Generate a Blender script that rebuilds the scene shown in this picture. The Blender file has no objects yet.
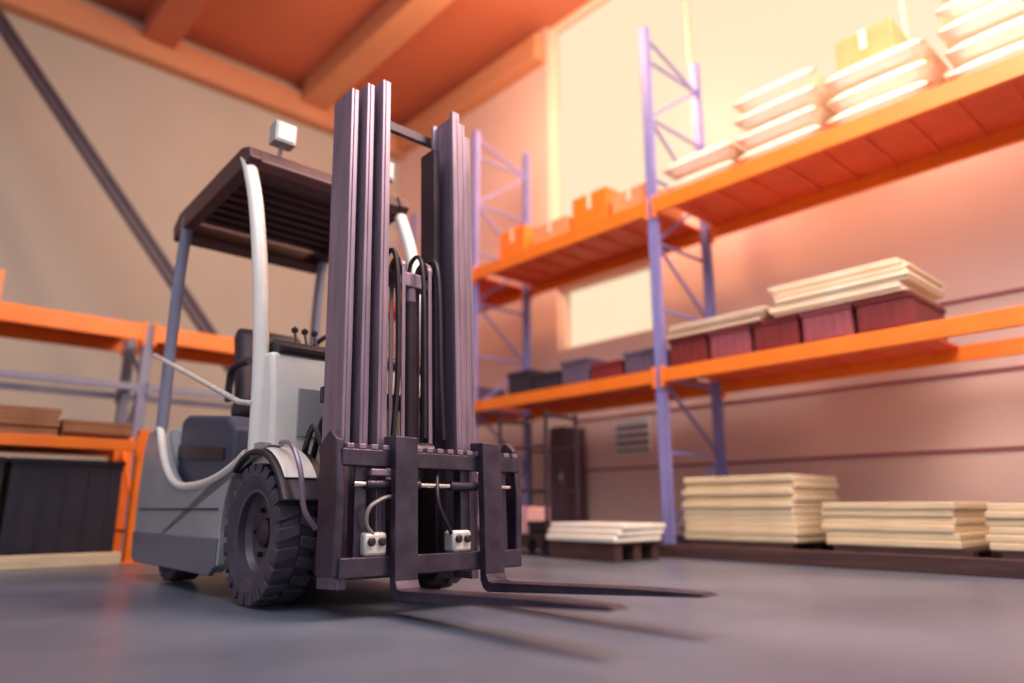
import bpy, bmesh, math, random
from mathutils import Vector, Matrix
random.seed(7)
C = bpy.context.scene.collection
PI = math.pi
R = math.radians

# ------------------------------------------------------------------ materials
def lin(c):
    r = []
    for v in c:
        v /= 255.0
        r.append(v / 12.92 if v <= .04045 else ((v + .055) / 1.055) ** 2.4)
    return (*r, 1)

def mat(name, rgb, rough=.5, metal=0, var=.12, scale=6, bump=.0, bscale=60, coat=0, stretch=(1, 1, 1)):
    m = bpy.data.materials.new(name)
    m.use_nodes = True
    N, L = m.node_tree.nodes, m.node_tree.links
    b = N['Principled BSDF']
    b.inputs['Roughness'].default_value = rough
    b.inputs['Metallic'].default_value = metal
    b.inputs['Coat Weight'].default_value = coat
    tc = N.new('ShaderNodeTexCoord')
    mp = N.new('ShaderNodeMapping')
    mp.inputs['Scale'].default_value = stretch
    L.new(tc.outputs['Object'], mp.inputs['Vector'])
    n = N.new('ShaderNodeTexNoise')
    n.inputs['Scale'].default_value = scale
    n.inputs['Detail'].default_value = 5
    L.new(mp.outputs[0], n.inputs['Vector'])
    cr = N.new('ShaderNodeValToRGB')
    base = lin(rgb)
    cr.color_ramp.elements[0].position = .3
    cr.color_ramp.elements[1].position = .7
    cr.color_ramp.elements[0].color = (*[x * (1 - var) for x in base[:3]], 1)
    cr.color_ramp.elements[1].color = (*[min(1, x * (1 + var)) for x in base[:3]], 1)
    L.new(n.outputs['Fac'], cr.inputs['Fac'])
    L.new(cr.outputs['Color'], b.inputs['Base Color'])
    mr = N.new('ShaderNodeMapRange')
    mr.inputs['To Min'].default_value = max(.03, rough - .08)
    mr.inputs['To Max'].default_value = min(1, rough + .08)
    L.new(n.outputs['Fac'], mr.inputs['Value'])
    L.new(mr.outputs[0], b.inputs['Roughness'])
    if bump:
        n2 = N.new('ShaderNodeTexNoise')
        n2.inputs['Scale'].default_value = bscale
        n2.inputs['Detail'].default_value = 4
        L.new(mp.outputs[0], n2.inputs['Vector'])
        bp = N.new('ShaderNodeBump')
        bp.inputs['Strength'].default_value = bump
        bp.inputs['Distance'].default_value = .01
        L.new(n2.outputs['Fac'], bp.inputs['Height'])
        L.new(bp.outputs[0], b.inputs['Normal'])
    return m

def wood(name, rgb, dark, scale=3, stretch=(1, 12, 12), rough=.7):
    m = mat(name, rgb, rough, 0, .1, scale, .25, 40, stretch=stretch)
    cr = [n for n in m.node_tree.nodes if n.type == 'VALTORGB'][0]
    cr.color_ramp.elements[0].color = lin(dark)
    cr.color_ramp.elements[1].color = lin(rgb)
    return m

M = dict(
    body=mat('forklift_grey_paint', (165, 165, 166), .38, 0, .06, 3, coat=.3),
    skirt=mat('skirt_grey', (112, 112, 122), .45, 0, .1, 4),
    white=mat('forklift_white_paint', (236, 231, 220), .32, 0, .04, 4, coat=.4),
    slate=mat('slate_cab_plastic', (66, 72, 92), .55, 0, .12, 5, .1),
    black=mat('black_plastic', (40, 32, 40), .5, 0, .2, 8, .15),
    guard=mat('dark_guard_paint', (72, 38, 40), .45, 0, .15, 5),
    mast=mat('mast_steel', (140, 122, 138), .36, .45, .22, 4, stretch=(8, 8, .6)),
    mastdark=mat('mast_dark_steel', (60, 46, 56), .42, .4, .3, 5, .1),
    fork=mat('fork_steel', (78, 70, 84), .33, .7, .3, 9, .15),
    chrome=mat('chrome', (225, 222, 222), .18, 1, .05, 9),
    alloy=mat('cast_alloy', (225, 220, 210), .45, .3, .15, 20, .2),
    rubber=mat('tyre_rubber', (70, 64, 76), .6, 0, .25, 12, .3, 90),
    rim=mat('rim_paint', (92, 84, 92), .45, .3, .2, 8, .1),
    hose=mat('hose_rubber', (44, 34, 42), .45, 0, .2, 20),
    hosel=mat('braided_hose', (150, 146, 142), .4, .4, .2, 60),
    seat=mat('seat_vinyl', (44, 40, 52), .55, 0, .2, 8, .2),
    lens=mat('lamp_lens', (235, 225, 215), .15, 0, .05, 9, coat=.6),
    red=mat('red_lens', (190, 40, 30), .25, 0, .05, 9, coat=.6),
    orange=mat('rack_orange_paint', (255, 128, 32), .42, 0, .1, 3, coat=.1),
    deck=mat('rack_deck_orange', (232, 92, 45), .55, 0, .1, 4),
    blue=mat('rack_blue_paint', (138, 134, 190), .45, 0, .1, 4),
    greyblue=mat('grey_blue_paint', (128, 128, 148), .5, 0, .12, 4),
    steel=mat('brace_steel', (96, 78, 80), .5, .2, .2, 4),
    palew=wood('pale_board', (240, 222, 184), (214, 188, 146)),
    creamw=wood('cream_board', (250, 232, 200), (232, 200, 160)),
    brownw=wood('brown_plank', (172, 124, 82), (116, 78, 52)),
    palletw=wood('dark_pallet_wood', (88, 58, 52), (56, 34, 34)),
    crate=mat('maroon_crate_plastic', (122, 42, 40), .5, 0, .12, 5, .1),
    crate2=mat('dusky_crate_plastic', (150, 78, 84), .5, 0, .12, 5, .1),
    darkbin=mat('dark_bin_plastic', (44, 40, 50), .5, 0, .15, 5, .1),
    purpleb=mat('grey_violet_plastic', (98, 84, 106), .5, 0, .15, 5, .1),
    carton=mat('tan_carton', (226, 150, 96), .8, 0, .1, 5, .1),
    sack=mat('pale_sack', (246, 222, 196), .75, 0, .08, 6, .4, 30),
    wrap=mat('white_wrap', (238, 232, 216), .35, 0, .06, 10, .5, 25),
    pinkb=mat('pink_carton', (236, 176, 170), .7, 0, .08, 5),
    locker=mat('dark_locker_paint', (92, 66, 74), .5, 0, .1, 5),
)

# walls, floor, ceiling
M['wall_l'] = mat('plaster_beige', (184, 178, 162), .85, 0, .05, .6, .1, 30)
M['wall_r'] = mat('plaster_blush', (232, 196, 178), .85, 0, .05, .6, .1, 30)
M['ceil'] = mat('ceiling_rust_paint', (196, 112, 78), .8, 0, .10, .4)
M['girder'] = mat('girder_apricot_paint', (208, 146, 104), .6, 0, .08, .8)
M['frame'] = mat('window_frame_paint', (238, 214, 186), .5, 0, .04, 2)

def floor_mat():
    m = mat('polished_concrete', (112, 112, 118), .33, 0, .18, .8, .05, 20)
    N, L = m.node_tree.nodes, m.node_tree.links
    cr = [n for n in N if n.type == 'VALTORGB'][0]
    cr.color_ramp.elements[0].color = lin((82, 88, 102))
    cr.color_ramp.elements[1].color = lin((112, 118, 132))
    return m
M['floor'] = floor_mat()

def glass_mat():
    m = bpy.data.materials.new('window_glass')
    m.use_nodes = True
    N, L = m.node_tree.nodes, m.node_tree.links
    N.clear()
    o = N.new('ShaderNodeOutputMaterial')
    mx = N.new('ShaderNodeMixShader')
    t = N.new('ShaderNodeBsdfTransparent')
    t.inputs[0].default_value = (.98, .97, .95, 1)
    g = N.new('ShaderNodeBsdfGlossy')
    g.inputs['Roughness'].default_value = .5
    n = N.new('ShaderNodeTexNoise')
    n.inputs['Scale'].default_value = 2
    mr = N.new('ShaderNodeMapRange')
    mr.inputs['To Min'].default_value = .01
    mr.inputs['To Max'].default_value = .03
    L.new(n.outputs['Fac'], mr.inputs['Value'])
    L.new(mr.outputs[0], mx.inputs[0])
    L.new(t.outputs[0], mx.inputs[1])
    L.new(g.outputs[0], mx.inputs[2])
    L.new(mx.outputs[0], o.inputs[0])
    return m
M['glass'] = glass_mat()

# ------------------------------------------------------------------ mesh helpers
class MB:
    def __init__(s, T=None):
        s.bm = bmesh.new()
        s.T = T or Matrix.Identity(4)

    def _add(s, vs, fs):
        v = [s.bm.verts.new(s.T @ Vector(p)) for p in vs]
        for f in fs:
            try:
                s.bm.faces.new([v[i] for i in f])
            except ValueError:
                pass
        return s

    def box(s, x0, x1, y0, y1, z0, z1):
        vs = [(x, y, z) for x in (x0, x1) for y in (y0, y1) for z in (z0, z1)]
        return s._add(vs, [(0, 1, 3, 2), (4, 6, 7, 5), (0, 4, 5, 1), (2, 3, 7, 6), (0, 2, 6, 4), (1, 5, 7, 3)])

    def beam(s, a, b, w, h, up=(0, 0, 1)):
        a, b = Vector(a), Vector(b)
        d = (b - a).normalized()
        u = Vector(up)
        if abs(d.dot(u)) > .99:
            u = Vector((1, 0, 0))
        sd = d.cross(u).normalized()
        u = sd.cross(d).normalized()
        vs = []
        for p in (a, b):
            for i, j in ((-1, -1), (1, -1), (1, 1), (-1, 1)):
                vs.append(p + sd * i * w / 2 + u * j * h / 2)
        return s._add(vs, [(3, 2, 1, 0), (4, 5, 6, 7), (0, 1, 5, 4), (1, 2, 6, 5), (2, 3, 7, 6), (3, 0, 4, 7)])

    def tube(s, pts, r, n=10, smooth=0):
        pts = [Vector(p) for p in pts]
        if smooth:
            q = []
            m = len(pts)
            for i in range(m - 1):
                p0, p1, p2, p3 = pts[max(i - 1, 0)], pts[i], pts[i + 1], pts[min(i + 2, m - 1)]
                for k in range(smooth):
                    t = k / smooth
                    q.append(.5 * ((2 * p1) + (p2 - p0) * t + (2 * p0 - 5 * p1 + 4 * p2 - p3) * t * t + (3 * p1 - p0 - 3 * p2 + p3) * t ** 3))
            q.append(pts[-1])
            pts = q
        vs, fs = [], []
        ref = None
        for i, p in enumerate(pts):
            d = (pts[min(i + 1, len(pts) - 1)] - pts[max(i - 1, 0)]).normalized()
            if ref is None:
                ref = Vector((0, 0, 1)) if abs(d.z) < .9 else Vector((1, 0, 0))
            sd = d.cross(ref).normalized()
            ref = sd.cross(d).normalized()
            for k in range(n):
                a = 2 * PI * k / n
                vs.append(p + (sd * math.cos(a) + ref * math.sin(a)) * r)
        for i in range(len(pts) - 1):
            for k in range(n):
                fs.append((i * n + k, i * n + (k + 1) % n, (i + 1) * n + (k + 1) % n, (i + 1) * n + k))
        fs.append(tuple(range(n))[::-1])
        fs.append(tuple((len(pts) - 1) * n + k for k in range(n)))
        return s._add(vs, fs)

    def prism(s, prof, y0, y1):            # profile in XZ, extruded along Y
        n = len(prof)
        vs = [(x, y0, z) for x, z in prof] + [(x, y1, z) for x, z in prof]
        fs = [tuple(range(n))[::-1], tuple(range(n, 2 * n))]
        for i in range(n):
            fs.append((i, (i + 1) % n, n + (i + 1) % n, n + i))
        return s._add(vs, fs)

    def lathe(s, prof, c, n=40, axis='y'):  # closed ring profile [(r, offset)]
        vs, fs = [], []
        m = len(prof)
        for k in range(n):
            a = 2 * PI * k / n
            for r, o in prof:
                if axis == 'y':
                    vs.append((c[0] + r * math.cos(a), c[1] + o, c[2] + r * math.sin(a)))
                elif axis == 'x':
                    vs.append((c[0] + o, c[1] + r * math.cos(a), c[2] + r * math.sin(a)))
                else:
                    vs.append((c[0] + r * math.cos(a), c[1] + r * math.sin(a), c[2] + o))
        for k in range(n):
            for i in range(m):
                fs.append((k * m + i, ((k + 1) % n) * m + i, ((k + 1) % n) * m + (i + 1) % m, k * m + (i + 1) % m))
        return s._add(vs, fs)

    def build(s, name, material, parent=None, bevel=0, smooth=False, label=None, seg=2):
        bmesh.ops.recalc_face_normals(s.bm, faces=s.bm.faces)
        me = bpy.data.meshes.new(name)
        s.bm.to_mesh(me)
        s.bm.free()
        me.materials.append(material)
        if smooth:
            for p in me.polygons:
                p.use_smooth = True
            me.set_sharp_from_angle(angle=R(38))
        o = bpy.data.objects.new(name, me)
        C.objects.link(o)
        if parent:
            o.parent = parent
        if bevel:
            b = o.modifiers.new('bevel', 'BEVEL')
            b.width = bevel
            b.segments = seg
            b.limit_method = 'ANGLE'
            b.angle_limit = R(35)
            b.harden_normals = False
        if label:
            o['label'] = label
        return o

def cyl(mb, a, b, r, n=20):
    return mb.tube([a, b], r, n)

def tag(o, label=None, cat=None, group=None, kind=None):
    if label: o['label'] = label
    if cat: o['category'] = cat
    if group: o['group'] = group
    if kind: o['kind'] = kind
    return o

def empty(name, loc, rz=0):
    o = bpy.data.objects.new(name, None)
    o.empty_display_size = .1
    C.objects.link(o)
    o.location = loc
    o.rotation_euler.z = rz
    return o

def copy_tree(o, parent=None):
    c = o.copy()
    C.objects.link(c)
    c.parent = parent
    for ch in list(o.children):
        copy_tree(ch, c)
    return c

def struct(o):
    o['kind'] = 'structure'
    return o

# ------------------------------------------------------------------ camera
cam_d = bpy.data.cameras.new('camera')
cam = bpy.data.objects.new('camera', cam_d)
C.objects.link(cam)
cam.location = (0, 0, .45)
cam.rotation_euler = (R(103.4), 0, 0)
cam_d.sensor_width = 36
cam_d.lens = 36 * 700 / 1024
cam_d.clip_end = 200
cam_d.dof.use_dof = True
cam_d.dof.focus_distance = 3.3
cam_d.dof.aperture_fstop = .5
bpy.context.scene.camera = cam

# ------------------------------------------------------------------ the room
AZ = R(138)
Fv = Vector((math.sin(AZ), math.cos(AZ), 0))          # towards the near right (fork direction, along the long rack)
Qv = Vector((-Fv.y, Fv.x, 0))                          # away to the right (along the left rack)
ROT = math.atan2(Fv.y, Fv.x)                           # local +X = Fv, local +Y = Qv
CORNER = Vector((-2.45, 13.83, 0))
H = 8.5

# local frame of the room: origin at the back corner, +X along Fv, +Y along Qv
def wall_box(name, x0, x1, y0, y1, z0, z1, m, bevel=0):
    o = MB().box(x0, x1, y0, y1, z0, z1).build(name, m, bevel=bevel)
    o.location = CORNER
    o.rotation_euler.z = ROT
    return struct(o)

RL = 15.5                                              # length of the right wall
fl = MB().box(-.5, RL + 1, -16, .5, -.2, 0).build('floor', M['floor'])
fl.location = CORNER; fl.rotation_euler.z = ROT; struct(fl)
wall_box('ceiling', -.3, RL, -15, .3, H, H + .2, M['ceil'])
wall_box('wall_left', -.3, 0, -15, .3, 0, H, M['wall_l'])
# right wall with a band of tall windows and one smaller window
WX0, WX1, WZ0 = 4.55, 15.2, 4.25
V0, V1, VZ0, VZ1 = 4.7, 6.6, 2.75, 3.75
mb = MB()
mb.box(0, WX0, 0, .3, 0, H)
mb.box(WX0, V0, 0, .3, 0, WZ0)
mb.box(V0, V1, 0, .3, 0, VZ0)
mb.box(V0, V1, 0, .3, VZ1, WZ0)
mb.box(V1, RL, 0, .3, 0, WZ0)
mb.box(WX1, RL, 0, .3, WZ0, H)
o = mb.build('wall_right', M['wall_r']); o.location = CORNER; o.rotation_euler.z = ROT; struct(o)
# cladding joints on the right wall
for i, z in enumerate((.95, 1.65, 2.35)):
    wall_box('trim_%d' % (i + 1), 5.0, RL, -.02, 0, z, z + .03, M['crate2'])
def window(n, x0, x1, z0, z1, mull):
    g = wall_box('window_%d' % n, x0, x1, .14, .16, z0, z1, M['glass'])
    f = MB()
    t = .05
    f.box(x0, x1, .08, .22, z0, z0 + t); f.box(x0, x1, .08, .22, z1 - t, z1)
    f.box(x0, x0 + t, .08, .22, z0, z1); f.box(x1 - t, x1, .08, .22, z0, z1)
    for k in range(1, mull):
        x = x0 + (x1 - x0) * k / mull
        f.box(x - .012, x + .012, .1, .2, z0, z1)
    f.build('window_frame', M['frame'], g)
    return g
window(1, WX0, WX1, WZ0, H, 4)
window(2, V0, V1, VZ0, VZ1, 1)
# crown beam at the foot of the ceiling, and ceiling girders
wall_box('trim_4', 0, .28, -15, 0, H - .75, H - .25, M['girder'], .02)
wall_box('trim_5', .28, WX0, -.28, 0, H - .7, H - .25, M['girder'], .02)
for i, (y0, y1) in enumerate(((-2.4, -1.9), (-5.2, -4.7), (-8.0, -7.5))):
    wall_box('trim_%d' % (6 + i), .3, RL, y0, y1, H - .45, H, M['girder'] if i == 0 else M['ceil'], .02)
wall_box('baseboard_left', 0, .02, -15, 0, 0, .14, M['locker'])
wall_box('baseboard_right', 0, RL, -.02, 0, 0, .14, M['locker'])

# ------------------------------------------------------------------ forklift
OX, OY = -.831, 3.848
truck = empty('forklift', (OX, OY, 0), ROT)
tag(truck, 'white and grey counterbalance forklift with a tall dark steel mast, parked on the concrete floor', 'forklift')

# --- wheels
def wheel(cx, cy, r, w, out, name='wheel'):
    m = MB()
    hw = w / 2
    tr = r - .022
    m.lathe([(r * .60, -hw * .80), (r * .78, -hw), (tr - .03, -hw), (tr - .008, -hw * .9), (tr, -hw * .7),
             (tr, hw * .7), (tr - .008, hw * .9), (tr - .03, hw), (r * .78, hw), (r * .60, hw * .80)], (cx, cy, r), 64)
    n = 22
    for sgn in (-1, 1):
        for k in range(n):
            a0 = 2 * PI * (k + (.5 if sgn > 0 else 0)) / n
            da = 2 * PI / n * .30
            vs = []
            for (u, sk) in ((.04, .55), (1.0, -.15)):      # from the centre line to the shoulder, skewed
                for s2 in (-1, 1):
                    a = a0 + s2 * da * (.8 if u < .5 else 1.15) + sk * da * 1.2
                    for rr in ((tr - .012 if u < .5 else tr - .05), (r if u < .5 else r - .006)):
                        vs.append((cx + rr * math.cos(a), cy + sgn * hw * (u if rr > tr - .02 else 1.015), r + rr * math.sin(a)))
            m._add(vs, [(0, 1, 3, 2), (4, 6, 7, 5), (0, 4, 5, 1), (2, 3, 7, 6), (0, 2, 6, 4), (1, 5, 7, 3)])
    t = m.build(name, M['rubber'], truck, .004, True)
    rm = MB()
    s = out
    rm.lathe([(r * .64, s * hw * .82), (r * .64, s * hw * .70), (r * .52, s * hw * .15), (r * .30, s * hw * .05), (.02, s * hw * .02), (.02, -s * hw * .1),
              (r * .50, -s * hw * .1), (r * .58, -s * hw * .5), (r * .62, -s * hw * .8), (r * .57, s * hw * .82)][::1], (cx, cy, r), 40)
    rm.build('rim', M['rim'], t, 0, True)
    hb = MB()
    hb.lathe([(.001, s * hw * .5), (r * .14, s * hw * .48), (r * .20, s * hw * .35), (r * .22, 0), (.001, 0)], (cx, cy, r), 24)
    for k in range(6):
        a = 2 * PI * k / 6
        px, pz = cx + r * .36 * math.cos(a), r + r * .36 * math.sin(a)
        cyl(hb, (px, cy, pz), (px, cy + s * hw * .30, pz), .013, 6)
    hb.build('hub', M['mastdark'], t, 0, True)
    return t
wheel(0, -.47, .335, .2, -1)
wheel(0, .47, .335, .2, 1)
wheel(-1.45, -.41, .24, .16, -1)
wheel(-1.45, .41, .24, .16, 1)

# --- body side shells with the U-shaped step opening
BW = .56
def side_profile():
    p = [(-2.0, .22), (-2.02, .5), (-1.99, .86), (-1.93, .965), (-1.72, .985)]
    cx0, cx1 = -1.72, -.18
    # catenary-like U
    for k in range(1, 20):
        t = k / 20
        x = cx0 + (cx1 - cx0) * t
        u = abs(2 * t - .92)
        z = .575 + .41 * min(1, u / .92) ** 2.6 if t < .46 else .575 + .14 * ((t - .46) / .54) ** 2.2
        p.append((x, z))
    p.append((-.18, .72))
    p.append((-.07, .73))
    # wheel arch
    for k in range(0, 13):
        a = R(78) + R(112) * k / 12
        p.append((.0 + .425 * math.cos(a), .335 + .425 * math.sin(a)))
    p += [(-.42, .16), (-.5, .12), (-1.9, .12)]
    return p
sp = side_profile()
for sgn in (-1, 1):
    mb = MB().prism(sp, sgn * (BW - .07), sgn * BW)
    mb.build('side_panel', M['body'], truck, .012, False, seg=3)
    # creases: two thin pressed ribs on the panel
    rb = MB()
    rb.box(-1.93, -.46, sgn * (BW - .01), sgn * (BW + .006), .44, .452)
    rb.build('panel_rib', M['slate'], truck, .003)
    sk_ = MB().prism([(-1.99, .30), (-1.97, .13), (-1.90, .105), (-.50, .105), (-.43, .15), (-.425, .30)], sgn * (BW - .02), sgn * (BW + .012))
    sk_.build('lower_skirt', M['skirt'], truck, .008, label='darker grey lower skirt')
    # pale rim that follows the opening
    rim_pts = [(x, sgn * (BW - .012), z) for x, z in sp[4:25]]
    MB().tube(rim_pts, .026, 10, 3).build('opening_rim', M['white'], truck, 0, True)
# counterweight
cw = MB()
prof = [(-2.02, .2), (-2.10, .3), (-2.13, .6), (-2.09, .88), (-1.99, .975), (-1.55, .985), (-1.55, .2)]
cw.prism(prof, -BW + .07, BW - .07)
cw.build('counterweight', M['body'], truck, .05, True, seg=4)
# chassis between side shells
ch = MB()
ch.box(-1.56, .30, -.36, .36, .14, .56)
ch.box(-1.62, -1.15, -.31, .31, .15, .55)
ch.box(-.05, .34, -.26, .26, .12, .40)
cyl(ch, (0, -.42, .335), (0, .42, .335), .07, 16)
ch.build('chassis', M['black'], truck, .01)
# battery hood / seat deck seen through the opening
hd = MB()
hd.prism([(-1.56, .5), (-1.56, 1.02), (-1.45, 1.05), (-.75, .98), (-.62, .90), (-.55, .55)], -.46, .46)
hd.build('battery_hood', M['slate'], truck, .02, True)
MB().box(-.56, .0, -.48, .48, .54, .575).build('floor_plate', M['slate'], truck, .006)
MB().prism([(-1.54, .76), (-1.54, .86), (-.72, .79), (-.72, .72)], -.472, -.458).build('hood_stripe', M['black'], truck, .003)
# front cowl
cwl = MB()
cwl.prism([(-.16, .56), (-.16, 1.0), (-.20, 1.24), (-.02, 1.24), (.04, 1.0), (.06, .74), (.06, .5)], -.53, .53)
cwl.build('front_cowl', M['white'], truck, .025, True, seg=3)
cp = MB()
cp.prism([(.055, .80), (.068, .80), (.058, 1.05), (.045, 1.05)], -.40, .40)
cp.build('cowl_panel', M['body'], truck, .004)
db = MB()
db.prism([(-.34, 1.20), (-.30, 1.30), (-.10, 1.32), (.0, 1.28), (.0, 1.235), (-.2, 1.2)], -.49, .49)
db.build('dashboard', M['black'], truck, .012)
# steering column and wheel
st = MB()
cyl(st, (-.25, .05, 1.18), (-.42, .05, 1.36), .028, 12)
ringc = Vector((-.43, .05, 1.37))
ax = Vector((-.17, 0, .18)).normalized()
e1 = Vector((0, 1, 0)); e2 = ax.cross(e1)
pts = [ringc + (e1 * math.cos(2 * PI * k / 28) + e2 * math.sin(2 * PI * k / 28)) * .16 for k in range(29)]
st.tube(pts, .014, 8)
for k in range(3):
    a = 2 * PI * k / 3 + .5
    st.tube([ringc, ringc + (e1 * math.cos(a) + e2 * math.sin(a)) * .16], .010, 6)
st.build('steering_wheel', M['black'], truck, 0, True)
lv = MB()
for k in range(3):
    y = -.30 + .06 * k
    lv.tube([(-.20, y, 1.28), (-.26, y, 1.42)], .008, 8)
    lv.lathe([(.001, -.022), (.018, -.01), (.02, .008), (.001, .024)], (-.263, y, 1.43), 12, 'z')
lv.build('control_levers', M['black'], truck, 0, True)
# seat
se = MB()
se.box(-1.30, -.78, -.25, .25, 1.02, 1.15)
sb_ = se.build('seat', M['seat'], truck, .045, True, seg=4)
bk = MB()
bk.prism([(-1.30, 1.12), (-1.18, 1.12), (-1.27, 1.62), (-1.34, 1.68), (-1.42, 1.62)], -.23, .23)
bk.build('backrest', M['seat'], sb_, .035, True, seg=4)
for sgn in (-1, 1):
    MB().tube([(-1.28, sgn * .27, 1.14), (-1.2, sgn * .29, 1.34), (-.92, sgn * .29, 1.36)], .025, 10, 5).build('armrest', M['seat'], sb_, 0, True)

# --- overhead guard
ZT = 2.50
for sgn in (-1, 1):
    y = sgn * .535
    m = MB()
    m.tube([(-.09, y, .70), (-.12, y, 1.15), (-.22, y, 1.65), (-.38, y, 2.14), (-.53, y, 2.44), (-.62, y * .99, 2.55)], .042, 12, 5)
    m.build('front_pillar', M['white'], truck, 0, True, label='white curved front pillar')
    m = MB()
    m.tube([(-1.72, y, .93), (-1.74, y, 1.5), (-1.72, y, 2.1), (-1.66, y, 2.50)], .040, 10, 4)
    m.build('rear_pillar', M['greyblue'], truck, 0, True, label='grey blue rear pillar')
GT = Matrix.Translation((0, 0, .06))
g = MB(GT)
g.prism([(-1.86, 2.30), (-1.90, 2.42), (-1.78, 2.50), (-.62, 2.56), (-.50, 2.52), (-.46, 2.44), (-.50, 2.40), (-.62, 2.40), (-1.70, 2.34)], -.57, -.49)
g.prism([(-1.86, 2.30), (-1.90, 2.42), (-1.78, 2.50), (-.62, 2.56), (-.50, 2.52), (-.46, 2.44), (-.50, 2.40), (-.62, 2.40), (-1.70, 2.34)], .49, .57)
g.prism([(-.62, 2.38), (-.62, 2.54), (-.52, 2.53), (-.48, 2.44), (-.52, 2.38)], -.5, .5)
g.prism([(-1.86, 2.30), (-1.88, 2.42), (-1.76, 2.48), (-1.70, 2.32)], -.5, .5)
gd = g.build('overhead_guard', M['guard'], truck, .012)
rf = MB(GT)
for k in range(9):
    x = -1.62 + k * .122
    rf.beam((x, -.5, 2.425 + (x + 1.62) * .04), (x, .5, 2.425 + (x + 1.62) * .04), .085, .03, (.3, 0, 1))
rf.box(-1.72, -.58, -.5, .5, 2.455, 2.475)
rf.build('guard_slats', M['guard'], gd, .004)
# work lamps on brackets at the front edge of the guard
for y in (-.36, .36):
    wl = MB(GT)
    wl.beam((-.56, y, 2.50), (-.50, y, 2.66), .03, .012)
    wl.box(-.56, -.46, y - .07, y + .07, 2.60, 2.74)
    w_ = wl.build('work_lamp', M['body'], gd, .012)
    MB(GT).box(-.462, -.452, y - .055, y + .055, 2.615, 2.725).build('lamp_lens', M['lens'], gd, .004)
bc = MB(GT)
bc.lathe([(.001, 0), (.05, 0), (.05, .09), (.035, .12), (.001, .125)], (-1.5, -.38, 2.49), 20, 'z')
bc.build('beacon', M['red'], gd, 0, True)
# side grab bar across the opening
gb = MB()
gb.tube([(-1.86, -.60, 1.50), (-.20, -.60, .985), (-.10, -.57, .97)], .015, 10)
gb.build('grab_bar', M['alloy'], truck, 0, True, label='pale metal grab bar across the cab opening')
# front fenders
for sgn in (-1, 1):
    f = MB()
    n = 14
    prof = []
    for k in range(n + 1):
        a = R(22) + R(108) * k / n
        prof.append((.40 * math.cos(a), .335 + .40 * math.sin(a)))
    for k in range(n, -1, -1):
        a = R(22) + R(108) * k / n
        prof.append((.375 * math.cos(a), .335 + .375 * math.sin(a)))
    ys = sorted((sgn * .35, sgn * .585))
    f.prism(prof, *ys)
    f.build('fender', M['black'], truck, .006, True)
    f = MB()
    prof = []
    for (r0, rev) in ((.412, 0), (.404, 1)):
        rg = range(9) if not rev else range(8, -1, -1)
        for k in rg:
            a = R(38) + R(46) * k / 8
            prof.append((r0 * math.cos(a), .335 + r0 * math.sin(a)))
    ys = sorted((sgn * .40, sgn * .56))
    f.prism(prof, *ys)
    f.build('fender_cap', M['white'], truck, .003, True)
    MB().tube([(.12, sgn * .50, .76), (.28, sgn * .52, .74), (.39, sgn * .52, .62), (.41, sgn * .50, .45), (.42, sgn * .44, .36)], .013, 8, 5).build('fender_stay', M['mast'], truck, 0, True)
# headlamp low behind the mast, hydraulic hoses between cowl and mast
hz = MB()
for k, y in enumerate((-.36, -.30, -.25)):
    hz.tube([(.05, y, .62 + .05 * k), (.22, y - .03, .84 + .05 * k), (.30, y, .72), (.40, y + .05, .60)], .016, 8, 5)
hz.build('hydraulic_hose', M['hose'], truck, 0, True)
for y in (-.33, .33):
    tc_ = MB()
    cyl(tc_, (.05, y, .55), (.28, y, .62), .035, 14)
    cyl(tc_, (.28, y, .62), (.42, y, .66), .02, 12)
    tc_.build('tilt_cylinder', M['mastdark'], truck, 0, True)

# --- mast (tilted back three degrees)
TILT = Matrix.Translation((.42, 0, .2)) @ Matrix.Rotation(R(-3.0), 4, 'Y') @ Matrix.Translation((-.42, 0, -.2))
def T(): return MB(TILT)
def channel(m, y_out, y_in, x0, x1, z0, z1, t=.018, sgn=1):
    # U channel opening inwards: web at y_out, two flanges
    a, b = sorted((sgn * y_out, sgn * (y_out - t)))
    m.box(x0, x1, a, b, z0, z1)
    a, b = sorted((sgn * (y_out - t), sgn * y_in))
    m.box(x1 - t * 1.3, x1, a, b, z0, z1)
    m.box(x0, x0 + t * 1.3, a, b, z0, z1)
for sgn in (-1, 1):
    m = T(); channel(m, .395, .350, .36, .55, .10, 2.60, sgn=sgn)
    m.build('outer_mast_rail', M['mast'], truck, .004)
    m = T(); channel(m, .325, .280, .39, .59, .14, 2.64, sgn=sgn)
    m.build('middle_mast_rail', M['mast'], truck, .004)
    m = T(); channel(m, .255, .205, .42, .63, .18, 2.67, sgn=sgn)
    m.build('inner_mast_rail', M['mast'], truck, .004)
    m = T(); m.box(.40, .53, *sorted((sgn * .185, sgn * .145)), .2, 2.45)
    m.build('rail_liner', M['mastdark'], truck, .004)
    # side lift cylinder behind rail
    m = T(); cyl(m, (.33, sgn * .30, .2), (.33, sgn * .30, 1.5), .032, 16)
    lc = m.build('lift_cylinder', M['mastdark'], truck, 0, True)
    m = T(); cyl(m, (.33, sgn * .30, 1.5), (.33, sgn * .30, 2.55), .02, 16)
    m.build('piston_rod', M['chrome'], lc, 0, True)
for x0, x1, y, z0, z1 in ((.33, .37, .40, .16, .30), (.33, .37, .40, .95, 1.03), (.36, .39, .33, 2.56, 2.62)):
    T().box(x0, x1, -y, y, z0, z1).build('mast_crosspiece', M['mastdark'], truck, .006)
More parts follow.
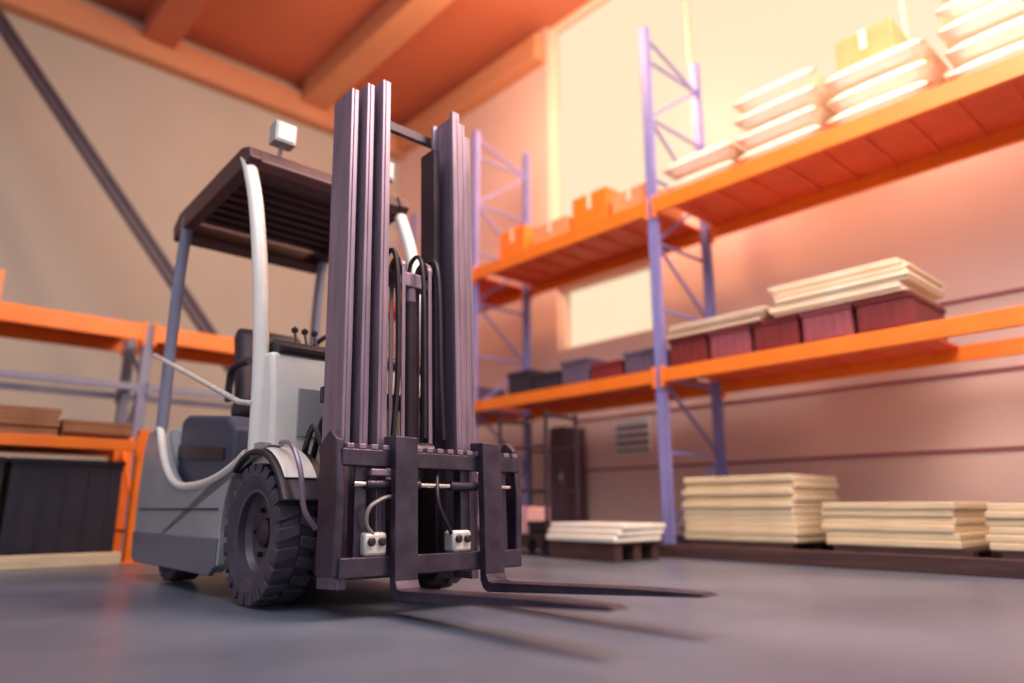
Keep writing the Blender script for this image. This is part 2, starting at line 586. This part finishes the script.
# centre free lift cylinder, chains and hose loops
m = T()
cyl(m, (.48, .02, .30), (.48, .02, 1.50), .045, 24)
cc = m.build('centre_lift_cylinder', M['mastdark'], truck, 0, True)
m = T(); cyl(m, (.48, .02, 1.48), (.48, .02, 1.62), .032, 20)
m.box(.44, .52, -.10, .13, 1.58, 1.66)
m.build('crosshead', M['mast'], cc, .008)
for y in (-.065, .10):
    m = T(); m.lathe([(.02, -.018), (.06, -.018), (.06, -.011), (.05, -.011), (.05, .011), (.06, .011), (.06, .018), (.02, .018)], (.49, y, 1.68), 28, 'y')
    m.build('pulley', M['mastdark'], cc, 0, True)
    m = T()
    pts = [(.435, y, .75), (.435, y, 1.68)] + [(.49 - .057 * math.cos(PI * k / 8), y, 1.68 + .057 * math.sin(PI * k / 8)) for k in range(1, 8)] + [(.547, y, 1.68), (.547, y, .72)]
    for i in range(len(pts) - 1):
        m.beam(pts[i], pts[i + 1], .022 if abs(pts[i][2] - pts[i + 1][2]) > 0 else .022, .010, (1, 0, 0.01))
    m.build('lift_chain', M['mast'], truck, .002)
hs = [(-.115, .014), (.045, .012), (.145, .014)]
for y, r_ in hs:
    m = T()
    m.tube([(.41, y, .60), (.42, y, 1.2), (.43, y, 1.66), (.48, y, 1.76), (.55, y, 1.72), (.575, y, 1.5), (.58, y, 1.1), (.57, y * 1.15, .78)], r_, 8, 5)
    m.build('mast_hose', M['hose'], truck, 0, True)

# --- carriage
CX = .66
car = T()
car.box(CX, CX + .045, -.47, .55, .615, .690)              # upper bar
car.box(CX, CX + .045, -.47, .55, .150, .235)              # lower bar
cr_ = car.build('carriage', M['fork'], truck, .006)
m = T()
for k in range(17):
    y = -.45 + k * .06
    m.box(CX - .002, CX + .047, y, y + .035, .690, .712)
m.build('carriage_teeth', M['mast'], cr_, .003)
for y in (-.36, -.10, .22, .46):
    m = T(); m.box(CX - .05, CX + .012, y - .03, y + .03, .16, .69)
    m.build('carriage_plate', M['fork'], cr_, .006)
for y in (-.475, .545):
    m = T(); m.prism([(CX - .12, .16), (CX - .12, .72), (CX - .03, .78), (CX + .03, .73), (CX + .05, .5), (CX + .03, .16)], y - .02, y + .02)
    m.build('carriage_end_plate', M['fork'], cr_, .008)
m = T(); m.lathe([(.001, -.05), (.05, -.05), (.05, .05), (.001, .05)], (CX - .05, 0, .70), 20, 'y')
m.build('chain_anchor', M['fork'], cr_, 0, True)
for y0, y1 in ((-.34, -.06), (.12, .28)):
    m = T(); cyl(m, (CX + .02, y0, .54), (CX + .02, y1, .54), .023, 14)
    m.build('side_shift_cylinder', M['fork'], cr_, 0, True)
m = T(); cyl(m, (CX + .02, -.40, .54), (CX + .02, .50, .54), .0125, 12)
m.build('side_shift_rod', M['chrome'], cr_, 0, True)
# valve blocks
for y in (-.30, .17):
    m = T(); m.box(CX - .03, CX + .05, y - .055, y + .055, .236, .335)
    vb = m.build('valve_block', M['alloy'], cr_, .014, True)
    m = T()
    for s in (-.026, .026):
        m.lathe([(.001, .0), (.018, .0), (.018, .012), (.012, .018), (.001, .018)], (CX + .05, y + s, .295), 16, 'x')
    m.build('valve_cap', M['mastdark'], vb, 0, True)
m = T(); m.tube([(CX + .03, -.14, .47), (CX + .05, -.24, .485), (CX + .06, -.34, .44), (CX + .05, -.35, .37), (CX + .04, -.31, .325)], .009, 8, 6)
m.build('carriage_hose', M['hosel'], cr_, 0, True, label='pale braided hose')
m = T(); m.tube([(CX + .01, -.10, .52), (CX + .05, -.13, .36), (CX + .04, -.12, .22)], .010, 8, 6)
m.tube([(CX + .0, .06, .62), (CX + .05, .03, .46), (CX + .03, .12, .32)], .010, 8, 6)
m.build('carriage_hose', M['hose'], cr_, 0, True)
m = T(); m.box(CX + .01, CX + .05, -.33, -.13, .575, .605)
m.build('guide_block', M['mast'], cr_, .005)
# forks
def fork(yc):
    m = T()
    x0 = CX + .045
    w = .06
    t = .04
    prof = [(x0, .70), (x0, .10), (x0 + .02, .065), (x0 + .05, .05), (x0 + 1.20, .062), (x0 + 1.24, .068),
            (x0 + 1.20, .078), (x0 + .9, .088), (x0 + .09, .093), (x0 + .06, .10), (x0 + .045, .13), (x0 + .042, .75), (x0 - .06, .76), (x0 - .06, .714), (x0, .714)]
    n = len(prof)
    def taper(x): return w * (1 if x < x0 + .95 else 1 - .5 * ((x - x0 - .95) / .29) ** 2)
    vs = [(x, yc - taper(x), z) for x, z in prof] + [(x, yc + taper(x), z) for x, z in prof]
    fs = [tuple(range(n))[::-1], tuple(range(n, 2 * n))] + [(i, (i + 1) % n, n + (i + 1) % n, n + i) for i in range(n)]
    m._add(vs, fs)
    m.build('fork', M['fork'], truck, .004)
fork(-.17); fork(.335)

# ------------------------------------------------------------------ pallet rack maker (local X = along, local Y = depth away)
def rack(name, origin, rz, posts, depth, top, levels, mpost, mbeam, mdeck, decks, label, cat='rack', pw=.10):
    rt = empty(name, origin, rz)
    tag(rt, label, cat)
    for x in posts:
        posts_ = []
        for y in (0, depth):
            fr = MB()
            a = y if y == 0 else y - .08
            fr.box(x - pw / 2, x + pw / 2, a, a + .012, 0, top)
            fr.box(x - pw / 2, x - pw / 2 + .012, a, a + .08, 0, top)
            fr.box(x + pw / 2 - .012, x + pw / 2, a, a + .08, 0, top)
            fr.box(x - pw / 2 - .03, x + pw / 2 + .03, a - .02, a + .10, 0, .012)
            posts_.append(fr.build('upright_post', mpost, rt, .003))
        f = posts_[0]
        br = MB()
        z = .25
        up = True
        while z < top - .3:
            z2 = min(z + .75, top - .1)
            br.beam((x, .05, z), (x, depth - .05, z), .03, .03)
            br.beam((x, .05 if up else depth - .05, z), (x, depth - .05 if up else .05, z2), .03, .03)
            up = not up
            z = z2
        br.build('frame_brace', mpost, f, .002)
    for zi, (z0, z1, mb_) in enumerate(levels):
        for x0, x1 in zip(posts[:-1], posts[1:]):
            for y in (-.03, depth - .02):
                m = MB()
                m.box(x0 + pw / 2, x1 - pw / 2, y, y + .05, z0, z1)
                m.box(x0 + pw / 2 - .012, x0 + pw / 2 + .02, y - .008, y + .055, z0 - .05, z1 + .03)
                m.box(x1 - pw / 2 - .02, x1 - pw / 2 + .012, y - .008, y + .055, z0 - .05, z1 + .03)
                m.build('shelf_beam', mb_, rt, .005)
    for (x0, x1, z) in decks:
        m = MB()
        m.box(x0, x1, .021, depth - .021, z - .03, z)
        n = max(1, int((x1 - x0) / .35))
        for k in range(n):
            xx = x0 + (x1 - x0) * (k + .5) / n
            m.box(xx - .02, xx + .02, .03, depth - .03, z - .055, z - .03)
        m.build('shelf_deck', mdeck, rt, .003)
    return rt

# right rack: local X = Fv (towards near right), local Y = Qv (away)
RP = Vector((1.51, 7.08, 0))
BZ1, BT1 = 1.70, 1.84
BZ2, BT2 = 3.55, 3.72
right_posts = [-6.2, -3.1, 0, 3.9]
rrack = rack('pallet_rack', RP, ROT, right_posts, 1.1, 5.9, [(BZ1, BT1, M['orange']), (BZ2, BT2, M['orange'])],
     M['blue'], M['orange'], M['deck'],
     [(-6.1, -3.2, BT1), (-3.0, -.1, BT1), (.1, 2.42, BT1), (-6.1, -3.2, BT2), (-3.0, -.1, BT2), (.1, 3.8, BT2)],
     'long pallet rack with blue uprights and orange shelf beams on the right')
def rr(x, y, z):                                        # point in the right rack's frame
    return RP + Fv * x + Qv * y + Vector((0, 0, z))

# left racks: local X = -Fv... built with local X = Qv (away right), local Y = -Fv (away left)
LP = Vector((-3.19, 6.19, 0))
ROTL = math.atan2(Qv.y, Qv.x)
lrack = rack('low_storage_rack', LP, ROTL, [-2.7, 0], .9, 1.12, [(.93, 1.02, M['orange'])], M['orange'], M['orange'], M['deck'],
     [(-2.6, -.10, 1.02)], 'low orange storage rack left of the forklift with planks on top', pw=.17)
def lr(x, y, z):
    return LP + Qv * x - Fv * y + Vector((0, 0, z))
track_ = rack('tall_storage_rack', lr(.55, 1.35, 0), ROTL, [-4.2, -.32, 2.6], .8, 2.38, [(2.20, 2.38, M['orange']), (1.66, 1.73, M['greyblue'])],
     M['greyblue'], M['orange'], M['deck'], [(-4.10, -.40, 2.38), (-.22, 2.50, 2.38)],
     'grey rack with a high orange beam behind the low orange rack')

# ------------------------------------------------------------------ steel brace
def strut(name, a, b, w, h, m_, label, cat):
    a, b = Vector(a), Vector(b)
    m = MB()
    m.beam(a, b, w, .02); m.beam(a + Vector((0, 0, h)), b + Vector((0, 0, h)), w, .02)
    m.beam(a + Vector((0, 0, h / 2)), b + Vector((0, 0, h / 2)), w * .25, h)
    o = m.build(name, m_, None, .003)
    return tag(o, label, cat)

# ------------------------------------------------------------------ goods helpers
def place(o, p, rz):
    o.location = p
    o.rotation_euler.z = rz
    return o

def make_pallet(w, d, h=.14, m_=None):
    rt = empty('pallet', (0, 0, 0))
    m = MB()
    for k in range(6):
        y = k * (d - .10) / 5
        m.box(0, w, y, y + .10, h - .022, h)
    m.build('top_boards', m_ or M['palletw'], rt, .003)
    for y in (0, d / 2 - .05, d - .10):
        m = MB()
        m.prism([(0, 0), (w, 0), (w, h - .022), (0, h - .022), (0, .022)], y, y + .10)
        m.build('stringer', m_ or M['palletw'], rt, .004)
    return rt

def make_crate(w, d, h, m_, name='crate'):
    rt = empty(name, (0, 0, 0))
    m = MB()
    t = .015
    m.box(0, w, 0, d, 0, t); m.box(0, w, 0, t, t, h); m.box(0, w, d - t, d, t, h)
    m.box(0, t, t, d - t, t, h); m.box(w - t, w, t, d - t, t, h)
    for k in range(5):
        x = w * (k + .5) / 5
        m.box(x - .012, x + .012, -.012, 0, .03, h - .05)
    m.box(.04, w - .04, -.010, 0, .04, .06)
    m.build('crate_body', m_, rt, .004)
    m = MB()
    m.box(-.015, w + .015, -.018, .02, h - .04, h + .006); m.box(-.015, w + .015, d - .02, d + .015, h - .04, h + .006)
    m.box(-.015, .02, .02, d - .02, h - .04, h + .006); m.box(w - .02, w + .015, .02, d - .02, h - .04, h + .006)
    m.build('crate_rim', m_, rt, .004)
    return rt

# --- stacks of pale boards on pallets inside the right rack, floor level
ORD = ['lowest', 'second', 'third', 'fourth', 'fifth', 'sixth', 'seventh', 'eighth', 'ninth', 'tenth', 'eleventh', 'twelfth']
def ordn(k, n):
    return 'topmost' if k == n - 1 else ('lowest' if k == 0 else ORD[k] + ' from bottom')
stacks = [(.20, 1.12, 10, 'tall floor stack right of the blue post', .058),
          (1.55, .98, 6, 'middle floor stack under the right rack', .056),
          (2.72, 1.15, 6, 'floor stack at the right edge', .054)]
pal = make_pallet(1.0, .95, .16)
for i, (x, w, n, where, th) in enumerate(stacks):
    p = pal if i == 0 else copy_tree(pal)
    place(p, rr(x + .04, .06, 0), ROT)
    tag(p, 'dark wooden pallet under the ' + where, 'pallet', 'pallets under the board stacks')
    bd = MB().box(0, w, 0, .88, 0, th - .001).build('board', M['palew'], None, .011)
    for k in range(n):
        b = bd if k == 0 else bd.copy()
        if k: C.objects.link(b)
        place(b, rr(x - .03 + random.uniform(-.02, .02), .08 + random.uniform(-.03, .02), .161 + k * th), ROT)
        tag(b, ordn(k, n) + ' pale board in the ' + where, 'board', 'boards in the ' + where)

# dark kick rail along the foot of the right rack
k_ = MB().beam((-2.7, -.14, .06), (4.4, -.14, .06), .08, .12).build('kick_rail', M['palletw'], None, .008)
place(k_, RP, ROT)
tag(k_, 'low dark guard rail on the floor along the foot of the right rack', 'rail')

# --- lower shelf: crates with cream boards on top
cr0 = make_crate(.42, .8, .30, M['crate'])
cr1 = make_crate(.42, .8, .30, M['crate2'])
names = ['first', 'second', 'third', 'fourth', 'fifth']
def set_crate(o, x, lab, y=.08, z=BT1 + .001):
    place(o, rr(x, y, z), ROT)
    tag(o, lab, 'crate', 'crates on the lower right shelf')
set_crate(cr0, .10, 'maroon plastic crate on the lower orange shelf, right beside the blue post')
set_crate(cr1, .57, 'dusky pink crate, second from the blue post on the lower shelf')
set_crate(copy_tree(cr0), 1.04, 'maroon plastic crate on the lower shelf, between two pink crates')
set_crate(copy_tree(cr1), 1.51, 'dusky pink crate, fourth from the blue post on the lower shelf')
set_crate(copy_tree(cr0), 1.98, 'maroon crate at the right end of the crate row on the lower shelf')
# cream boards lying over the crates
def board_pack(x, w, n, where, z0, th=.028, yoff=.02, d=.85, tilt=0):
    bd = MB().box(0, w, 0, d, 0, th - .003).build('cream_board', M['creamw'], None, .003)
    for k in range(n):
        b = bd if k == 0 else bd.copy()
        if k: C.objects.link(b)
        place(b, rr(x + random.uniform(-.05, .05), yoff + random.uniform(-.04, .03), z0 + k * th), ROT)
        tag(b, ordn(k, n) + ' cream board in the ' + where, 'board', 'boards in the ' + where)
top = BT1 + .001 + .307
board_pack(.12, 1.05, 4, 'low pile across the crates beside the blue post', top)
board_pack(1.28, 1.12, 10, 'high pile across the crates at the shelf end', top)

# lower shelf, left of the post: small dark bins and cartons
seq = [(-.50, M['purpleb'], .26, 'grey violet bin on the lower shelf, left side of the blue post'),
       (-.98, M['crate'], .20, 'maroon low bin, second left of the blue post on the lower shelf'),
       (-1.46, M['purpleb'], .30, 'tall grey violet bin, third left of the blue post on the lower shelf'),
       (-1.94, M['darkbin'], .22, 'near black bin, fourth left of the blue post on the lower shelf'),
       (-2.42, M['darkbin'], .30, 'tall near black bin at the far end of the first shelf bay'),
       (-3.75, M['purpleb'], .28, 'grey violet bin on the lower shelf beside the far upright')]
for x, mm, h, lab in seq:
    b = make_crate(.42, .75, h, mm, 'storage_bin')
    place(b, rr(x, .08, BT1 + .001), ROT)
    tag(b, lab, 'bin', 'bins on the lower right shelf')

# --- upper shelf goods
def make_sack(w, d, h):
    m = MB()
    nx, ny, nz = 8, 6, 4
    bm = m.bm
    grid = {}
    vs, fs = [], []
    def f(u, v, s):
        x = (u - .5) * w; y = (v - .5) * d
        e = (1 - abs(2 * u - 1) ** 4) * (1 - abs(2 * v - 1) ** 4)
        z = h / 2 + s * h / 2 * (e ** .35)
        return (x + w / 2, y + d / 2, z)
    N1 = 12
    for s in (-1, 1):
        for i in range(N1 + 1):
            for j in range(N1 + 1):
                vs.append(f(i / N1, j / N1, s))
    k = (N1 + 1) ** 2
    for s in (0, 1):
        for i in range(N1):
            for j in range(N1):
                a = s * k + i * (N1 + 1) + j
                fs.append((a, a + 1, a + N1 + 2, a + N1 + 1))
    m._add(vs, fs)
    bmesh.ops.remove_doubles(m.bm, verts=m.bm.verts, dist=.0005)
    return m
sk = make_sack(.86, .62, .20).build('sack', M['sack'], None, 0, True)
sack_spots = []
for col, (x, n) in enumerate(((.12, 2), (1.03, 4), (1.94, 3), (2.88, 5))):
    for k in range(n):
        sack_spots.append((col, k, x, n))
where = ['pile beside the blue post', 'pile in the middle of the bay', 'pile beside the tan carton', 'pile at the right edge']
first = True
for col, k, x, n in sack_spots:
    b = sk if first else sk.copy()
    if not first: C.objects.link(b)
    first = False
    place(b, rr(x + random.uniform(-.02, .02), .05 + random.uniform(-.02, .02), BT2 + .001 + k * .2005), ROT)
    tag(b, ordn(k, n) + ' pale sack on the upper shelf, ' + where[col], 'sack', 'sacks on the upper shelf, ' + where[col])
def make_carton(w, d, h, m_):
    rt = empty('carton', (0, 0, 0))
    MB().box(0, w, 0, d, 0, h).build('carton_body', m_, rt, .008)
    m = MB(); m.box(-.001, w + .001, d / 2 - .03, d / 2 + .03, h, h + .002); m.box(w / 2 - .03, w / 2 + .03, -.002, 0, h * .55, h)
    m.build('packing_tape', M['sack'], rt)
    return rt
b = make_carton(.5, .6, .42, M['carton'])
place(b, rr(1.98, .30, BT2 + .004 + 3 * .2005), ROT)
tag(b, 'tan carton resting on top of the pale sacks on the upper shelf', 'carton')
for x, w, h, mm, lab in ((-.62, .5, .30, M['carton'], 'tan carton on the upper shelf, directly left of the blue post'),
                         (-1.25, .55, .46, M['orange'], 'tall bright orange carton on the upper shelf left of the blue post'),
                         (-1.95, .6, .30, M['carton'], 'tan carton on the upper shelf between two orange cartons'),
                         (-2.62, .5, .42, M['orange'], 'bright orange carton on the upper shelf nearest the far upright')):
    b = make_carton(w, .7, h, mm)
    place(b, rr(x, .1, BT2 + .001), ROT)
    tag(b, lab, 'carton', 'cartons on the upper shelf')

# --- dark pallet with white wrapped slabs, left of the post on the floor
p = make_pallet(.80, .62, .16)
place(p, rr(-.58, -1.05, 0), ROT)
tag(p, 'dark pallet under the white wrapped slabs left of the blue post', 'pallet')
for k in range(3):
    b = MB().box(0, .86, 0, .64, 0, .052).build('wrapped_slab', M['wrap'], None, .014, True, seg=3)
    place(b, rr(-.61 + .02 * k, -1.06 + .01 * k, .161 + k * .053), ROT + R(1.5 * k - 1.5))
    tag(b, ('lowest', 'middle', 'topmost')[k] + ' of the white wrapped slabs stacked left of the blue post', 'slab', 'white wrapped slabs')

# --- platform trolley between forklift and rack
tr = empty('platform_trolley', rr(-1.42, -.98, 0), ROT)
tag(tr, 'dark tubular platform trolley standing between the forklift and the rack', 'trolley')
MB().box(0, .75, 0, .5, .16, .20).build('platform', M['mastdark'], tr, .008)
for x in (.03, .72):
    m = MB()
    m.tube([(x, .03, .2), (x, .03, 1.30), (x, .08, 1.35), (x, .42, 1.35), (x, .47, 1.30), (x, .47, .2)], .020, 10, 4)
    m.build('end_frame', M['mastdark'], tr, 0, True)
for z in (.62, 1.05):
    m = MB(); cyl(m, (.03, .47, z), (.72, .47, z), .015, 10); cyl(m, (.03, .03, z), (.72, .03, z), .015, 10)
    m.build('side_bar', M['mastdark'], tr, 0, True)
for x, y in ((.10, .08), (.65, .08), (.10, .42), (.65, .42)):
    m = MB(); m.lathe([(.012, -.018), (.058, -.018), (.065, -.010), (.065, .010), (.058, .018), (.012, .018)], (x, y, .065), 24, 'y')
    m.box(x - .012, x + .012, y - .028, y - .020, .06, .16); m.box(x - .012, x + .012, y + .020, y + .028, .06, .16)
    m.build('caster', M['hose'], tr, 0, True)
b = make_carton(.30, .32, .26, M['pinkb'])
place(b, rr(-1.35, -.88, .201), ROT)
tag(b, 'small pink carton riding on the dark trolley', 'carton')
b = make_crate(.28, .32, .12, M['darkbin'], 'tool_tray')
place(b, rr(-1.02, -.88, .201), ROT)
tag(b, 'low dark tool tray riding on the trolley', 'tray')

# --- things on the right wall
def wallp(t, off, z): return CORNER + Fv * t - Qv * off + Vector((0, 0, z))
v = empty('wall_vent', wallp(5.75, .03, 1.15), ROT)
tag(v, 'small white slatted vent on the blush wall left of the blue post', 'vent')
m = MB(); m.box(0, .62, .0, .02, 0, .03); m.box(0, .62, 0, .02, .43, .46); m.box(0, .03, 0, .02, .03, .43); m.box(.59, .62, 0, .02, .03, .43)
m.build('vent_frame', M['white'], v, .003)
MB().box(.03, .59, .018, .026, .03, .43).build('back_plate', M['locker'], v)
for k in range(4):
    MB().beam((.03, .0, .09 + k * .10), (.59, .0, .09 + k * .10), .02, .05, (0, -.3, 1)).build('slat', M['white'], v, .002)
lk = empty('locker', wallp(4.95, .45, 0), ROT)
tag(lk, 'narrow dark locker against the blush wall, left of the white vent', 'locker')
MB().box(0, .30, 0, .42, .05, 1.55).build('locker_body', M['locker'], lk, .008)
d_ = MB().box(.012, .288, -.02, 0, .07, 1.53).build('locker_door', M['locker'], lk, .004)
m = MB(); m.box(.24, .26, -.045, -.02, .8, .92); m.build('handle', M['chrome'], d_, .003)
m = MB()
for x in (.02, .24):
    for y in (.02, .36): m.box(x, x + .04, y, y + .04, 0, .05)
m.build('foot', M['black'], lk)

# --- left rack goods
for x0, w, n, where in ((-1.30, .62, 6, 'left pile on the low orange rack'), (-.66, .52, 4, 'right pile on the low orange rack')):
    bd = MB().box(0, w, 0, .7, 0, .038).build('plank', M['brownw'], None, .007)
    for k in range(n):
        b = bd if k == 0 else bd.copy()
        if k: C.objects.link(b)
        place(b, lr(x0 + random.uniform(-.01, .01), .06 + random.uniform(-.04, .04), 1.021 + k * .039), ROTL)
        tag(b, ordn(k, n) + ' brown plank in the ' + where, 'plank', 'planks in the ' + where)
for i, (x, w, h, lab) in enumerate(((-1.80, .80, .84, 'big dark storage bin under the low orange rack, at the left edge'),
                                    (-.95, .80, .84, 'big dark storage bin under the low orange rack, beside its orange post'))):
    b = make_crate(w, .7, h, M['darkbin'], 'storage_bin')
    place(b, lr(x, .12, 0), ROTL)
    tag(b, lab, 'bin', 'dark bins under the low orange rack')
q = MB().box(0, 1.5, 0, .10, 0, .10).build('timber_beam', M['palew'], None, .008)
place(q, lr(-1.65, -.16, 0), ROTL)
tag(q, 'pale timber beam lying on the floor in front of the low orange rack', 'timber')

# cartons on the tall grey rack
b = make_carton(.7, .6, .35, M['carton'])
place(b, lr(-1.80, 1.45, 2.381), ROTL)
tag(b, 'tan carton on the high orange beam at the left edge', 'carton')
for i, (x, w, h, mm, lab) in enumerate(((-1.9, .9, .28, M['purpleb'], 'grey violet bin on the grey shelf behind the low orange rack'),)):
    pass

# ------------------------------------------------------------------ roof strut
strut('steel_brace', (-2.45, 10.5, 0.0), (-7.88, 7.96, 8.12), .16, .20, M['steel'], 'long dark steel brace slanting from the roof down behind the forklift', 'brace')

# ------------------------------------------------------------------ light
def area(name, loc, target, size, power, col, sy=None):
    l = bpy.data.lights.new(name, 'AREA')
    l.size = size
    if sy:
        l.shape = 'RECTANGLE'; l.size_y = sy
    l.energy = power
    l.color = col
    o = bpy.data.objects.new(name, l)
    C.objects.link(o)
    o.location = loc
    o.rotation_euler = (Vector(target) - Vector(loc)).to_track_quat('-Z', 'Y').to_euler()
    return o
def point(name, loc, r, power, col):
    l = bpy.data.lights.new(name, 'POINT')
    l.shadow_soft_size = r; l.energy = power; l.color = col
    o = bpy.data.objects.new(name, l); C.objects.link(o); o.location = loc
    return o
WARM = (1, .60, .36)
point('warm_wash_fill', (.6, 7.6, 6.3), .5, 500, WARM)  # added light that gives the ceiling its orange wash, no real fitting
area('warm_rack_fill', (4.0, 3.2, 7.6), (3.2, 6.2, 1.5), 4.0, 600, (1, .62, .46))  # added out-of-frame warm fill that tints the right rack and wall
area('cool_fill', (-1.8, 1.2, 7.5), (-1.4, 3.6, 0), 5.0, 380, (.84, .88, 1))  # added out-of-frame cool fill for the forklift and floor

area('neutral_fill', (2.4, 2.4, 5.6), (2.6, 7.2, .6), 3.0, 270, (1, .90, .86))  # added out-of-frame fill to brighten the boards, wall and posts
# daylight world: warm low sky on the window side, cool dim sky elsewhere
w = bpy.data.worlds.new('daylight')
bpy.context.scene.world = w
w.use_nodes = True
N, L = w.node_tree.nodes, w.node_tree.links
bg = N['Background']
tc = N.new('ShaderNodeTexCoord')
dt = N.new('ShaderNodeVectorMath'); dt.operation = 'DOT_PRODUCT'
dt.inputs[1].default_value = (.55, .80, .10)
L.new(tc.outputs['Generated'], dt.inputs[0])
cr = N.new('ShaderNodeValToRGB')
e = cr.color_ramp.elements
e[0].position = .10; e[0].color = (.50, .49, .58, 1)
e[1].position = .62; e[1].color = (1.15, .90, .64, 1)
L.new(dt.outputs['Value'], cr.inputs['Fac'])
L.new(cr.outputs['Color'], bg.inputs['Color'])
bg.inputs['Strength'].default_value = 1.0

vs_ = bpy.context.scene.view_settings
vs_.view_transform = 'Standard'
vs_.look = 'None'
vs_.gamma = 1
vs_.use_curve_mapping = False
vs_.exposure = 0
